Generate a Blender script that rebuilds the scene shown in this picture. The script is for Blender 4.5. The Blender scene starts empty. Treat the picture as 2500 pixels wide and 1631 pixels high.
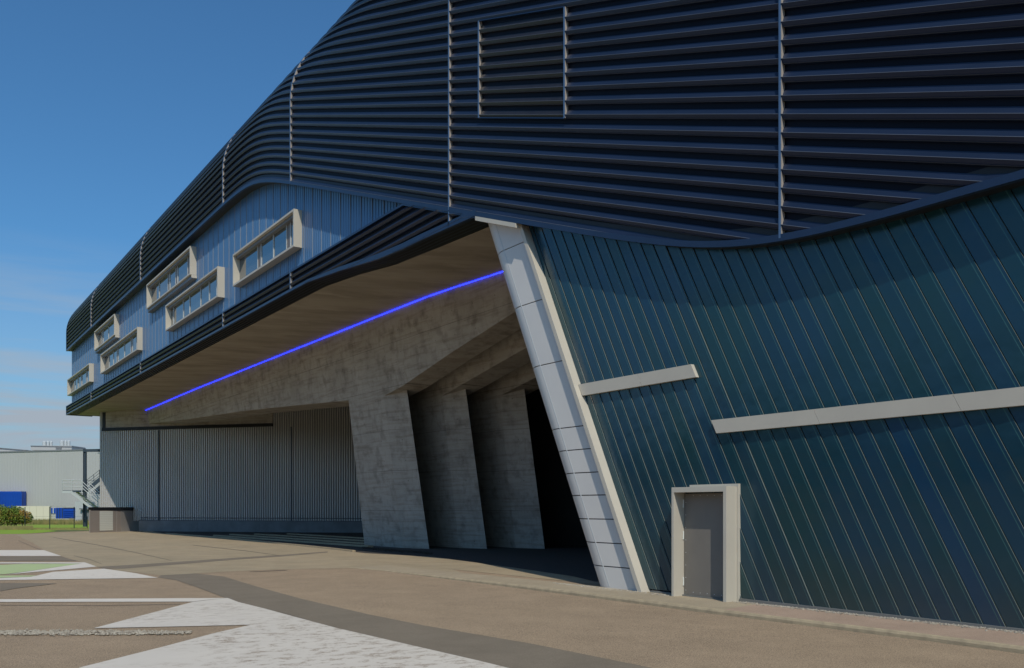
import bpy, math, random
from mathutils import Vector, noise
from mathutils.geometry import tessellate_polygon
random.seed(7)
R = math.radians
scn = bpy.context.scene
COL = scn.collection
# ------------------------------------------------------------------ camera, sky, sun
FPX, XV, HY, CX = 2150.0, -250.0, 1240.0, 1250.0
TH = math.atan((CX - XV) / FPX)
CT, ST = math.cos(TH), math.sin(TH)
CAM = Vector((0, 0, 2.1))
cd = bpy.data.cameras.new('camera'); cam = bpy.data.objects.new('camera', cd); COL.objects.link(cam)
cam.location = CAM; cam.rotation_euler = (R(90), 0, -TH)
cd.sensor_fit = 'HORIZONTAL'; cd.sensor_width = 36; cd.lens = FPX / 2500 * 36
cd.shift_y = (HY - 815.5) / 2500; cd.clip_end = 8000; cd.clip_start = .1
scn.camera = cam
SUNV = Vector((.39, .78, -1)).normalized()          # the way the light travels
ELEV = math.asin(-SUNV.z); AZ = math.atan2(-SUNV.x, -SUNV.y)
sd = bpy.data.lights.new('sun', 'SUN'); sd.energy = 4.4; sd.angle = R(.5); sd.color = (1, .91, .77)
so = bpy.data.objects.new('sun', sd); COL.objects.link(so)
so.rotation_euler = SUNV.to_track_quat('-Z', 'Y').to_euler(); so.location = (-30, -60, 80)
w = bpy.data.worlds.new('World'); scn.world = w; w.use_nodes = True
nt = w.node_tree; nt.nodes.clear()
def N(nt, t, **k):
    n = nt.nodes.new(t)
    for a, b in k.items():
        if a in n.inputs: n.inputs[a].default_value = b
        else: setattr(n, a, b)
    return n
def L(nt, a, ao, b, bi): nt.links.new(a.outputs[ao], b.inputs[bi])
sky = N(nt, 'ShaderNodeTexSky', sky_type='NISHITA', sun_disc=False, sun_elevation=ELEV, sun_rotation=AZ, altitude=100, air_density=1.0, dust_density=1.3, ozone_density=1.6)
tc = N(nt, 'ShaderNodeTexCoord')
sep = N(nt, 'ShaderNodeSeparateXYZ'); L(nt, tc, 'Generated', sep, 0)
mp = N(nt, 'ShaderNodeMapping'); mp.inputs['Scale'].default_value = (1.6, 1.6, 17); mp.inputs['Location'].default_value = (.35, .1, .55); L(nt, tc, 'Generated', mp, 0)
nz = N(nt, 'ShaderNodeTexNoise', Scale=1.5, Detail=7.0, Roughness=.55, Distortion=.35); L(nt, mp, 0, nz, 'Vector')
cr = N(nt, 'ShaderNodeMapRange'); cr.inputs[1].default_value = .45; cr.inputs[2].default_value = .60; cr.inputs[3].default_value = 0; cr.inputs[4].default_value = .75; L(nt, nz, 'Fac', cr, 0)
er = N(nt, 'ShaderNodeMapRange'); er.inputs[1].default_value = .27; er.inputs[2].default_value = .12; er.inputs[3].default_value = 0; er.inputs[4].default_value = 1; L(nt, sep, 2, er, 0)
hz = N(nt, 'ShaderNodeMath', operation='ADD'); L(nt, cr, 0, hz, 0); hz.inputs[1].default_value = .30
mu = N(nt, 'ShaderNodeMath', operation='MULTIPLY'); L(nt, hz, 0, mu, 0); L(nt, er, 0, mu, 1); mu.use_clamp = True
tint = N(nt, 'ShaderNodeMix', data_type='RGBA', blend_type='MULTIPLY'); tint.inputs[0].default_value = 1; tint.inputs[7].default_value = (.50, .95, 1.24, 1)
L(nt, sky, 0, tint, 6)
mx = N(nt, 'ShaderNodeMix', data_type='RGBA'); L(nt, mu, 0, mx, 0); L(nt, tint, 2, mx, 6); mx.inputs[7].default_value = (3.7, 4.35, 5.1, 1)
bg = N(nt, 'ShaderNodeBackground', Strength=.132); L(nt, mx, 2, bg, 0)
wo = N(nt, 'ShaderNodeOutputWorld'); L(nt, bg, 0, wo, 0)
vs = scn.view_settings; vs.view_transform = 'Standard'; vs.look = 'None'; vs.exposure = -.44; vs.gamma = 1

# ------------------------------------------------------------------ projection helpers (plans drawn over the photo, put on real planes)
def ray(x, y): return Vector((FPX * ST + (x - CX) * CT, FPX * CT - (x - CX) * ST, HY - y))
def on(x, y, n, c):
    d = ray(x, y); n = Vector(n); t = (c - n.dot(CAM)) / n.dot(d); return CAM + d * t
def PX(x, y, X): return on(x, y, (1, 0, 0), X)
GA, GB = .25 + .0044 * 14, -.0044                    # ground: Z = GA + GB * s, a very slight fall away from the yard
def gz(X, Y): return GA + GB * (X * ST + Y * CT)
GN = (-GB * ST, -GB * CT, 1)
def G(x, y, up=0): return on(x, y, GN, GA + up)
def D(x, y, d): return CAM + ray(x, y) * (d / FPX)
RT = Vector((CT, -ST, 0)); FW = Vector((ST, CT, 0)); UP = Vector((0, 0, 1))
def sm(a, b, x):
    t = min(1, max(0, (x - a) / (b - a))); return t * t * (3 - 2 * t)

# ------------------------------------------------------------------ mesh helpers
class MB:
    def __init__(s): s.v = []; s.f = []; s.m = []
    def add(s, vs, fs, m=0):
        o = len(s.v); s.v += [Vector(p) for p in vs]
        for f in fs: s.f.append(tuple(i + o for i in f)); s.m.append(m)
    def quad(s, a, b, c, d, m=0): s.add([a, b, c, d], [(0, 1, 2, 3)], m)
    def box(s, lo, hi, m=0):
        (a, b, c), (d, e, f) = lo, hi
        s.add([(a,b,c),(d,b,c),(d,e,c),(a,e,c),(a,b,f),(d,b,f),(d,e,f),(a,e,f)],
              [(0,3,2,1),(4,5,6,7),(0,1,5,4),(1,2,6,5),(2,3,7,6),(3,0,4,7)], m)
    def obox(s, o, ax, ay, az, m=0):                 # oriented box: corner and three edges
        o, ax, ay, az = map(Vector, (o, ax, ay, az))
        s.add([o, o+ax, o+ax+ay, o+ay, o+az, o+ax+az, o+ax+ay+az, o+ay+az],
              [(0,3,2,1),(4,5,6,7),(0,1,5,4),(1,2,6,5),(2,3,7,6),(3,0,4,7)], m)
    def bar(s, a, b, w, h=None, m=0):
        a, b = Vector(a), Vector(b); h = h or w; d = (b - a).normalized()
        u = d.cross(UP)
        if u.length < .05: u = RT.copy()
        u.normalize(); v = u.cross(d)
        s.obox(a - u*w/2 - v*h/2, u*w, v*h, b - a, m)
    def cyl(s, a, b, r, n=12, r2=None, m=0):
        a, b = Vector(a), Vector(b); r2 = r if r2 is None else r2; d = (b-a).normalized()
        u = d.orthogonal().normalized(); v = d.cross(u); vs = []
        for q, rr in ((a, r), (b, r2)):
            for i in range(n): an = 2*math.pi*i/n; vs.append(q + (u*math.cos(an) + v*math.sin(an))*rr)
        s.add(vs, [(i, (i+1) % n, n+(i+1) % n, n+i) for i in range(n)] + [tuple(range(n))[::-1], tuple(range(n, 2*n))], m)
    def prism(s, pts, offs, m=0):                    # polygon and its shifted twin
        n = len(pts); a = [Vector(p) for p in pts]; offs = offs if isinstance(offs, list) else [offs]*n
        b = [p + Vector(o) for p, o in zip(a, offs)]
        tri = tessellate_polygon([a])
        s.add(a + b, [tuple(t) for t in tri] + [tuple(i+n for i in t[::-1]) for t in tri] + [(i, (i+1) % n, n+(i+1) % n, n+i) for i in range(n)], m)
    def stone(s, c, r):
        c = Vector(c); k = []
        for d in ((1,0,0),(0,1,0),(-1,0,0),(0,-1,0),(0,0,1),(0,0,-1),(.7,.7,.4),(-.7,-.7,.4)):
            k.append(c + Vector((d[0]+random.uniform(-.3,.3), d[1]+random.uniform(-.3,.3), (d[2]+random.uniform(-.2,.2))*.75))*r)
        s.add(k, [(0,6,4),(6,1,4),(1,2,4),(2,7,4),(7,3,4),(3,0,4),(1,6,0),(3,7,2),(0,3,5),(3,2,5),(2,1,5),(1,0,5)])
    def build(s, name, mats, parent=None, smooth=False, label=None, kind=None, fix=True):
        o0 = parent.matrix_basis.translation if parent else Vector()
        if parent and parent.parent: o0 = o0 + parent.parent.location
        if parent and parent.type == 'MESH': o0 = Vector(parent['_o'])
        me = bpy.data.meshes.new(name); me.from_pydata([tuple(p - o0) for p in s.v], [], s.f)
        mats = mats if isinstance(mats, (list, tuple)) else [mats]
        for m in mats: me.materials.append(m)
        if len(mats) > 1: me.polygons.foreach_set('material_index', s.m)
        if smooth: me.polygons.foreach_set('use_smooth', [True]*len(s.f))
        me.update()
        if fix:
            import bmesh
            b = bmesh.new(); b.from_mesh(me); bmesh.ops.recalc_face_normals(b, faces=b.faces); b.to_mesh(me); b.free()
        o = bpy.data.objects.new(name, me); COL.objects.link(o); o['_o'] = tuple(o0)
        if parent: o.parent = parent
        if label: o['label'] = label
        if kind: o['kind'] = kind
        return o
def thing(name, label, cat, loc=(0,0,0), group=None):
    o = bpy.data.objects.new(name, None); o.empty_display_size = .5; COL.objects.link(o); o.location = loc
    o['label'] = label; o['category'] = cat
    if group: o['group'] = group
    return o
def tag(o, label, cat, group=None, kind=None):
    o['label'] = label; o['category'] = cat
    if group: o['group'] = group
    if kind: o['kind'] = kind
    return o
def struct(o): o['kind'] = 'structure'; return o

# ------------------------------------------------------------------ materials
def mat(name, c1, c2=None, scale=1., rough=.5, metal=0., bump=0., bscale=None, stretch=(1,1,1), detail=5, spec=.5, ior=1.45, c3=None, s3=.3, lo=.35, hi=.65, thr3=(.5, .7)):
    m = bpy.data.materials.new(name); m.use_nodes = True; t = m.node_tree; b = t.nodes['Principled BSDF']
    b.inputs['Roughness'].default_value = rough; b.inputs['Metallic'].default_value = metal
    b.inputs['Specular IOR Level'].default_value = spec; b.inputs['IOR'].default_value = ior
    b.inputs['Base Color'].default_value = (*c1, 1)
    g = N(t, 'ShaderNodeNewGeometry'); mp = N(t, 'ShaderNodeMapping'); mp.inputs['Scale'].default_value = stretch; L(t, g, 'Position', mp, 0)
    if c2:
        n = N(t, 'ShaderNodeTexNoise', Scale=scale, Detail=float(detail), Roughness=.6); L(t, mp, 0, n, 'Vector')
        r = N(t, 'ShaderNodeMapRange'); r.inputs[1].default_value = lo; r.inputs[2].default_value = hi; L(t, n, 'Fac', r, 0)
        x = N(t, 'ShaderNodeMix', data_type='RGBA'); L(t, r, 0, x, 0); x.inputs[6].default_value = (*c1, 1); x.inputs[7].default_value = (*c2, 1)
        last = x
        if c3:
            n3 = N(t, 'ShaderNodeTexNoise', Scale=s3, Detail=6.0, Roughness=.6); L(t, mp, 0, n3, 'Vector')
            r3 = N(t, 'ShaderNodeMapRange'); r3.inputs[1].default_value = thr3[0]; r3.inputs[2].default_value = thr3[1]; L(t, n3, 'Fac', r3, 0)
            x3 = N(t, 'ShaderNodeMix', data_type='RGBA'); L(t, r3, 0, x3, 0); L(t, x, 2, x3, 6); x3.inputs[7].default_value = (*c3, 1); last = x3
        L(t, last, 2, b, 'Base Color')
    if bump:
        n2 = N(t, 'ShaderNodeTexNoise', Scale=bscale or scale*8, Detail=4.0); L(t, mp, 0, n2, 'Vector')
        bp = N(t, 'ShaderNodeBump', Strength=bump, Distance=.02); L(t, n2, 'Fac', bp, 'Height'); L(t, bp, 0, b, 'Normal')
    return m
def concrete(name, c1, c2, c3, joints=1.25):
    m = mat(name, c1, c2, scale=.55, rough=.85, bump=.35, bscale=14, stretch=(1, 1, 1.0), c3=c3, s3=1.6, lo=.3, hi=.7, thr3=(.5, .75), spec=.2)
    t = m.node_tree; b = t.nodes['Principled BSDF']; src = b.inputs['Base Color'].links[0].from_socket
    g = N(t, 'ShaderNodeNewGeometry'); s = N(t, 'ShaderNodeSeparateXYZ'); L(t, g, 'Position', s, 0)
    # dirt running down, fine and vertical
    mp = N(t, 'ShaderNodeMapping'); mp.inputs['Scale'].default_value = (4, 4, .35); L(t, g, 'Position', mp, 0)
    n = N(t, 'ShaderNodeTexNoise', Scale=1.4, Detail=6.0, Roughness=.65); L(t, mp, 0, n, 'Vector')
    r = N(t, 'ShaderNodeMapRange'); r.inputs[1].default_value = .5; r.inputs[2].default_value = .8; r.inputs[4].default_value = .28; L(t, n, 'Fac', r, 0)
    x = N(t, 'ShaderNodeMix', data_type='RGBA', blend_type='MULTIPLY'); L(t, r, 0, x, 0); t.links.new(src, x.inputs[6]); x.inputs[7].default_value = (.42, .38, .34, 1)
    # board marks and stains running along the pour
    mb_ = N(t, 'ShaderNodeMapping'); mb_.inputs['Scale'].default_value = (.28, .28, 4.5); L(t, g, 'Position', mb_, 0)
    nb_ = N(t, 'ShaderNodeTexNoise', Scale=1.6, Detail=7.0, Roughness=.65); L(t, mb_, 0, nb_, 'Vector')
    rb_ = N(t, 'ShaderNodeMapRange'); rb_.inputs[1].default_value = .48; rb_.inputs[2].default_value = .72; rb_.inputs[4].default_value = .6; L(t, nb_, 'Fac', rb_, 0)
    xx = N(t, 'ShaderNodeMix', data_type='RGBA', blend_type='MULTIPLY'); L(t, rb_, 0, xx, 0); L(t, x, 2, xx, 6); xx.inputs[7].default_value = (.50, .43, .36, 1); x = xx
    # formwork joints across the height
    ms = N(t, 'ShaderNodeMath', operation='MODULO'); ms.inputs[1].default_value = joints; L(t, s, 2, ms, 0)
    nn = N(t, 'ShaderNodeTexNoise', Scale=.9, Detail=3.0); L(t, g, 'Position', nn, 'Vector')
    lt = N(t, 'ShaderNodeMath', operation='LESS_THAN'); lt.inputs[1].default_value = .022; L(t, ms, 0, lt, 0)
    ml = N(t, 'ShaderNodeMath', operation='MULTIPLY'); L(t, lt, 0, ml, 0); L(t, nn, 'Fac', ml, 1)
    x2 = N(t, 'ShaderNodeMix', data_type='RGBA', blend_type='MULTIPLY'); L(t, ml, 0, x2, 0); L(t, x, 2, x2, 6); x2.inputs[7].default_value = (.2, .18, .17, 1)
    # small round tie holes in a grid
    def cell(out, per):
        a = N(t, 'ShaderNodeMath', operation='MODULO'); a.inputs[1].default_value = per; L(t, s, out, a, 0)
        c = N(t, 'ShaderNodeMath', operation='SUBTRACT'); c.inputs[1].default_value = per*.5; L(t, a, 0, c, 0)
        d = N(t, 'ShaderNodeMath', operation='MULTIPLY'); L(t, c, 0, d, 0); L(t, c, 0, d, 1); return d
    dy, dz = cell(1, 1.6), cell(2, joints*.5)
    ad = N(t, 'ShaderNodeMath', operation='ADD'); L(t, dy, 0, ad, 0); L(t, dz, 0, ad, 1)
    th = N(t, 'ShaderNodeMath', operation='LESS_THAN'); th.inputs[1].default_value = .0007; L(t, ad, 0, th, 0)
    tn = N(t, 'ShaderNodeMath', operation='MULTIPLY'); L(t, th, 0, tn, 0); L(t, n, 'Fac', tn, 1); th = tn
    x4 = N(t, 'ShaderNodeMix', data_type='RGBA'); L(t, th, 0, x4, 0); L(t, x2, 2, x4, 6); x4.inputs[7].default_value = (.05, .045, .04, 1)
    L(t, x4, 2, b, 'Base Color')
    return m
M = {}
M['edge_glint'] = mat('painted_edge_glint', (.07, .085, .115), rough=.4)  # sun glint on the folded louvre edges, painted as a paler colour
M['navy_gap_shade'] = mat('painted_gap_shade', (.004, .007, .017), rough=.6, spec=.2)  # shade under each louvre lip, painted as a near-black strip
M['navy'] = mat('navy_louvre_metal', (.009, .018, .044), (.012, .022, .053), 2, rough=.4, bump=.05, bscale=3, stretch=(1, .25, 1), spec=.4)
M['navy_trim'] = mat('navy_trim_metal', (.013, .029, .072), (.011, .025, .062), 1.5, rough=.35)
M['fin'] = mat('blue_fin_metal', (.07, .13, .24), rough=.3)
M['fin_sunlit'] = mat('sunlit_fin_side', (.36, .32, .29), rough=.4)  # sun on the right-hand fin sides, put into the colour
M['grille'] = mat('brown_black_grille', (.014, .012, .014), (.020, .018, .020), 3, rough=.35)
M['blue_wall'] = mat('blue_ribbed_sheet', (.045, .125, .265), (.058, .145, .295), .6, rough=.3, ior=1.6, stretch=(1, 1, .25))
M['ridge'] = mat('pale_standing_ridge', (.24, .26, .28), rough=.4)
M['cream'] = mat('cream_metal_frame', (.50, .468, .40), (.46, .43, .37), .7, rough=.45)
M['cream_dark'] = mat('brown_window_profile', (.16, .125, .10), rough=.4)
M['grey_in'] = mat('grey_blind_box', (.16, .17, .19), rough=.45)
M['pane'] = mat('window_glass', (.03, .045, .06), (.05, .07, .085), .5, rough=.02, ior=2.6, spec=.8)
M['white_col'] = mat('white_column_panel', (.60, .59, .57), (.57, .56, .545), .8, rough=.35)
M['joint'] = mat('dark_joint', (.03, .03, .032), rough=.8)
M['concrete'] = concrete('board_marked_concrete', (.46, .425, .38), (.36, .33, .292), (.24, .215, .185), 1.95)
M['concrete_col'] = M['concrete']
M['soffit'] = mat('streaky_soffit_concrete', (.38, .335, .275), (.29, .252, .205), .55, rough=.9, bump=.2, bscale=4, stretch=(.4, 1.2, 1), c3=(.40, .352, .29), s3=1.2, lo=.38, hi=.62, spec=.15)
M['shade_in'] = mat('undercroft_shade', (.05, .048, .045), (.035, .034, .033), .5, rough=.9, spec=.1)  # deep shade of the undercroft, put into the wall colour
M['black'] = mat('black_flashing', (.012, .013, .016), rough=.5)
M['corr'] = mat('grey_corrugated_metal', (.62, .61, .60), (.55, .545, .535), .35, rough=.38, metal=.2, stretch=(1, 1, .5))
M['corr_shade'] = mat('corrugated_recess_shade', (.15, .155, .165), rough=.5)  # shade between the ribs, painted as a darker recess
M['plinth'] = mat('plinth_concrete', (.22, .235, .25), (.17, .18, .19), .8, rough=.8, bump=.2)
M['steel'] = mat('galvanised_steel', (.50, .53, .54), rough=.5, metal=.2)
M['dark_steel'] = mat('dark_blue_steel', (.045, .065, .09), rough=.5)
M['door'] = mat('grey_door_leaf', (.19, .175, .155), (.17, .157, .14), 1.2, rough=.6)
M['chan'] = mat('grey_base_channel', (.16, .165, .16), rough=.5)
M['kerb'] = mat('kerb_concrete', (.38, .31, .205), (.28, .23, .155), 6, rough=.9, bump=.4, bscale=60)
M['gravel'] = mat('pale_gravel', (.42, .38, .31), (.26, .23, .19), 9, rough=.95, bump=.5, bscale=25)
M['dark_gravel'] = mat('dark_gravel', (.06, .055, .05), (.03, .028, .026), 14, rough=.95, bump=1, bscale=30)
M['white_hall'] = mat('white_ribbed_cladding', (.40, .40, .395), (.37, .375, .37), .12, rough=.5, stretch=(1, 1, .3))
M['hall_trim'] = mat('hall_roof_trim', (.16, .17, .18), rough=.5)
M['gate_blue'] = mat('bright_blue_steel', (.004, .055, .36), (.004, .065, .40), .6, rough=.45)
M['cream_low'] = mat('cream_panel_wall', (.62, .58, .47), rough=.6)
M['shed'] = mat('taupe_shed_panel', (.30, .265, .245), (.28, .25, .23), 1, rough=.6)
M['shed_pale'] = mat('pale_shed_panel', (.44, .41, .385), rough=.6)
M['shutter'] = mat('white_shutter', (.66, .68, .64), rough=.5)
M['fence'] = mat('dark_green_fence_paint', (.02, .035, .03), rough=.5)
def asphalt(name, a, b, c, sp=.35):
    m = mat(name, a, b, scale=85, rough=.93, bump=.55, bscale=150, detail=3, c3=c, s3=.22, lo=.35, hi=.65, thr3=(.42, .72), spec=.18)
    t = m.node_tree; bs = t.nodes['Principled BSDF']; src = bs.inputs['Base Color'].links[0].from_socket
    g = N(t, 'ShaderNodeNewGeometry')
    n = N(t, 'ShaderNodeTexVoronoi', Scale=55.0); L(t, g, 'Position', n, 'Vector')
    r = N(t, 'ShaderNodeMapRange'); r.inputs[1].default_value = 0.; r.inputs[2].default_value = .6; r.inputs[3].default_value = 1 + sp; r.inputs[4].default_value = 1 - sp; L(t, n, 'Distance', r, 0)
    n2 = N(t, 'ShaderNodeTexNoise', Scale=1.1, Detail=6.0, Roughness=.7); L(t, g, 'Position', n2, 'Vector')
    r2 = N(t, 'ShaderNodeMapRange'); r2.inputs[1].default_value = .3; r2.inputs[2].default_value = .7; r2.inputs[3].default_value = .88; r2.inputs[4].default_value = 1.1; L(t, n2, 'Fac', r2, 0)
    mm = N(t, 'ShaderNodeMath', operation='MULTIPLY'); L(t, r, 0, mm, 0); L(t, r2, 0, mm, 1)
    v = N(t, 'ShaderNodeVectorMath', operation='SCALE'); t.links.new(src, v.inputs[0]); L(t, mm, 0, v, 'Scale'); L(t, v, 0, bs, 'Base Color')
    return m
M['asphalt'] = asphalt('brown_asphalt', (.465, .355, .245), (.315, .238, .166), (.425, .322, .22))
M['asphalt_far'] = asphalt('olive_asphalt', (.385, .32, .222), (.325, .27, .188), (.41, .33, .225), .15)
M['asphalt_patch'] = asphalt('smooth_dark_asphalt', (.235, .198, .152), (.20, .168, .130), (.215, .182, .140), .12)
M['pave'] = asphalt('sandy_pavement', (.42, .35, .25), (.34, .285, .205), (.39, .325, .235), .15)
M['pave_pink'] = asphalt('pinkish_pavement', (.44, .325, .25), (.35, .262, .20), (.41, .31, .24), .15)
def paint(name, col, wear, under=(.26, .20, .145)):
    m = bpy.data.materials.new(name); m.use_nodes = True; t = m.node_tree; b = t.nodes['Principled BSDF']; b.inputs['Roughness'].default_value = .7
    g = N(t, 'ShaderNodeNewGeometry'); mp = N(t, 'ShaderNodeMapping'); mp.inputs['Rotation'].default_value = (0, 0, TH); mp.inputs['Scale'].default_value = (.9, 1.3, 1); L(t, g, 'Position', mp, 0)
    n = N(t, 'ShaderNodeTexNoise', Scale=4.5, Detail=9.0, Roughness=.75, Distortion=.1); L(t, mp, 0, n, 'Vector')
    r = N(t, 'ShaderNodeMapRange'); r.inputs[1].default_value = .60 - wear*.16; r.inputs[2].default_value = .66 - wear*.14; r.inputs[4].default_value = .85; L(t, n, 'Fac', r, 0)
    n2 = N(t, 'ShaderNodeTexNoise', Scale=50.0, Detail=3.0); L(t, g, 'Position', n2, 'Vector')
    r2 = N(t, 'ShaderNodeMapRange'); r2.inputs[1].default_value = .35; r2.inputs[2].default_value = .55; r2.inputs[3].default_value = .25; r2.inputs[4].default_value = 1; L(t, n2, 'Fac', r2, 0)
    nl = N(t, 'ShaderNodeTexNoise', Scale=.33, Detail=2.0); L(t, g, 'Position', nl, 'Vector')
    rl = N(t, 'ShaderNodeMapRange'); rl.inputs[1].default_value = .36; rl.inputs[2].default_value = .56; L(t, nl, 'Fac', rl, 0)
    m0 = N(t, 'ShaderNodeMath', operation='MULTIPLY'); L(t, r, 0, m0, 0); L(t, rl, 0, m0, 1)
    ml = N(t, 'ShaderNodeMath', operation='MULTIPLY'); L(t, m0, 0, ml, 0); L(t, r2, 0, ml, 1)
    n3 = N(t, 'ShaderNodeTexNoise', Scale=1.3, Detail=5.0); L(t, mp, 0, n3, 'Vector')
    x0 = N(t, 'ShaderNodeMix', data_type='RGBA'); L(t, n3, 'Fac', x0, 0); x0.inputs[6].default_value = (*col, 1); x0.inputs[7].default_value = (*[c*.87 for c in col], 1)
    x = N(t, 'ShaderNodeMix', data_type='RGBA'); L(t, ml, 0, x, 0); L(t, x0, 2, x, 6); x.inputs[7].default_value = (*under, 1); L(t, x, 2, b, 'Base Color')
    bp = N(t, 'ShaderNodeBump', Strength=.4, Distance=.01); L(t, n2, 'Fac', bp, 'Height'); L(t, bp, 0, b, 'Normal')
    return m
M['paint'] = paint('white_road_paint', (.66, .605, .53), .25)
M['paint_worn'] = paint('worn_white_road_paint', (.62, .57, .50), .55)
M['paint_green'] = paint('faded_green_road_paint', (.42, .50, .24), .3, (.32, .36, .2))
M['lawn'] = mat('mown_grass', (.23, .34, .02), (.17, .27, .018), .6, rough=.9, bump=1, bscale=20, c3=(.24, .28, .05), s3=.15)
M['field'] = mat('rough_field', (.12, .15, .04), (.09, .10, .03), .1, rough=.95)
M['straw'] = mat('straw_grass', (.30, .24, .10), (.14, .16, .05), 1.2, rough=.9)
M['leaf'] = mat('hedge_leaf', (.085, .15, .012), (.14, .20, .016), 2.5, rough=.6, c3=(.30, .17, .03), s3=.55, thr3=(.50, .60))
M['leaf2'] = mat('wood_leaf', (.03, .05, .015), (.05, .075, .02), .4, rough=.8)
M['bark'] = mat('bark', (.06, .045, .035), rough=.9)
# teal glass: every panel a slightly different tint
def glass_wall():
    m = bpy.data.materials.new('teal_profiled_glass'); m.use_nodes = True; t = m.node_tree; b = t.nodes['Principled BSDF']
    g = N(t, 'ShaderNodeNewGeometry'); s = N(t, 'ShaderNodeSeparateXYZ'); L(t, g, 'Position', s, 0)
    a = N(t, 'ShaderNodeMath', operation='MULTIPLY_ADD'); L(t, s, 2, a, 0); a.inputs[1].default_value = -.505; L(t, s, 1, a, 2)
    a0 = a; a = N(t, 'ShaderNodeMath', operation='SUBTRACT'); L(t, a0, 0, a, 0); a.inputs[1].default_value = 9.69
    d = N(t, 'ShaderNodeMath', operation='MULTIPLY'); L(t, a, 0, d, 0); d.inputs[1].default_value = 1/.333
    f = N(t, 'ShaderNodeMath', operation='FLOOR'); L(t, d, 0, f, 0)
    wn = N(t, 'ShaderNodeTexWhiteNoise', noise_dimensions='1D'); L(t, f, 0, wn, 'W')
    n = N(t, 'ShaderNodeTexNoise', Scale=.55, Detail=2.0); L(t, g, 'Position', n, 'Vector')
    ad = N(t, 'ShaderNodeMath', operation='MULTIPLY_ADD'); L(t, wn, 0, ad, 0); ad.inputs[1].default_value = .45; L(t, n, 'Fac', ad, 2)
    r = N(t, 'ShaderNodeMapRange'); r.inputs[1].default_value = .4; r.inputs[2].default_value = .95; L(t, ad, 0, r, 0)
    x = N(t, 'ShaderNodeMix', data_type='RGBA'); L(t, r, 0, x, 0); x.inputs[6].default_value = (.006, .038, .048, 1); x.inputs[7].default_value = (.006, .035, .070, 1)
    g1 = N(t, 'ShaderNodeMath', operation='COMPARE'); g1.inputs[1].default_value = -10; g1.inputs[2].default_value = .5; L(t, f, 0, g1, 0)
    g2 = N(t, 'ShaderNodeMath', operation='LESS_THAN'); g2.inputs[1].default_value = 3.7; L(t, s, 2, g2, 0)
    gt = N(t, 'ShaderNodeMath', operation='MULTIPLY'); L(t, g1, 0, gt, 0); L(t, g2, 0, gt, 1)
    xb = N(t, 'ShaderNodeMix', data_type='RGBA'); L(t, gt, 0, xb, 0); L(t, x, 2, xb, 6); xb.inputs[7].default_value = (.005, .036, .085, 1)
    fr_ = N(t, 'ShaderNodeMath', operation='FRACT'); L(t, d, 0, fr_, 0)
    cmpn = N(t, 'ShaderNodeMath', operation='COMPARE'); cmpn.inputs[1].default_value = .17; cmpn.inputs[2].default_value = .022; L(t, fr_, 0, cmpn, 0)
    xl = N(t, 'ShaderNodeMix', data_type='RGBA'); L(t, cmpn, 0, xl, 0); L(t, xb, 2, xl, 6); xl.inputs[7].default_value = (.035, .105, .115, 1)
    # brown tint painted at the wall foot for the low reflections there
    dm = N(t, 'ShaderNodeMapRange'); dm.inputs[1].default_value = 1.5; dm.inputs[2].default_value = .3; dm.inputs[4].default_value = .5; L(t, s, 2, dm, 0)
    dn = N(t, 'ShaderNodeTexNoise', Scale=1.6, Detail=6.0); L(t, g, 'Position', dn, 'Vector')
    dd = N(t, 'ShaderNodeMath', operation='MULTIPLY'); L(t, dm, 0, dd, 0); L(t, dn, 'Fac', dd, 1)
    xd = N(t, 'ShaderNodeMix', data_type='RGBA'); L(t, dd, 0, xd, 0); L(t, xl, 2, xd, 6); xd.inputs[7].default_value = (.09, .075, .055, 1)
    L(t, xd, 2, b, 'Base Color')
    nb = N(t, 'ShaderNodeTexNoise', Scale=1.3, Detail=3.0); L(t, g, 'Position', nb, 'Vector')
    bp = N(t, 'ShaderNodeBump', Strength=.5, Distance=.03); L(t, nb, 'Fac', bp, 'Height'); L(t, bp, 0, b, 'Normal')
    nr = N(t, 'ShaderNodeTexNoise', Scale=.9, Detail=4.0); L(t, g, 'Position', nr, 'Vector')
    rr_ = N(t, 'ShaderNodeMapRange'); rr_.inputs[3].default_value = .08; rr_.inputs[4].default_value = .34; L(t, nr, 'Fac', rr_, 0); L(t, rr_, 0, b, 'Roughness')
    b.inputs['Roughness'].default_value = .16; b.inputs['IOR'].default_value = 1.6; b.inputs['Specular Tint'].default_value = (.6, .88, 1, 1)
    return m
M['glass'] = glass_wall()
M['glass_edge'] = mat('panel_edge_metal', (.13, .16, .155), rough=.4)
led = bpy.data.materials.new('blue_led'); led.use_nodes = True; b = led.node_tree.nodes['Principled BSDF']
b.inputs['Base Color'].default_value = (.02, .05, .6, 1); b.inputs['Emission Color'].default_value = (.010, .022, 1, 1); b.inputs['Emission Strength'].default_value = 13.0
M['led'] = led

# ------------------------------------------------------------------ ground and sheets
def sheet(name, pts, lift, m, px=True):
    P = [G(x, y) + Vector((0, 0, lift)) for x, y in pts] if px else [Vector((X, Y, gz(X, Y) + lift)) for X, Y in pts]
    b = MB(); b.add(P, [tuple(t) for t in tessellate_polygon([P])]); o = b.build(name, m); 
    return o
def up_normals(o):
    for p in o.data.polygons: pass
def lat_s(l, s_): v = RT*l + FW*s_; return (v.x, v.y)
struct(sheet('ground', [lat_s(-3000, -600), lat_s(3000, -600), lat_s(3000, 5000), lat_s(-3000, 5000)], -.008, M['field'], False))
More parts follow.
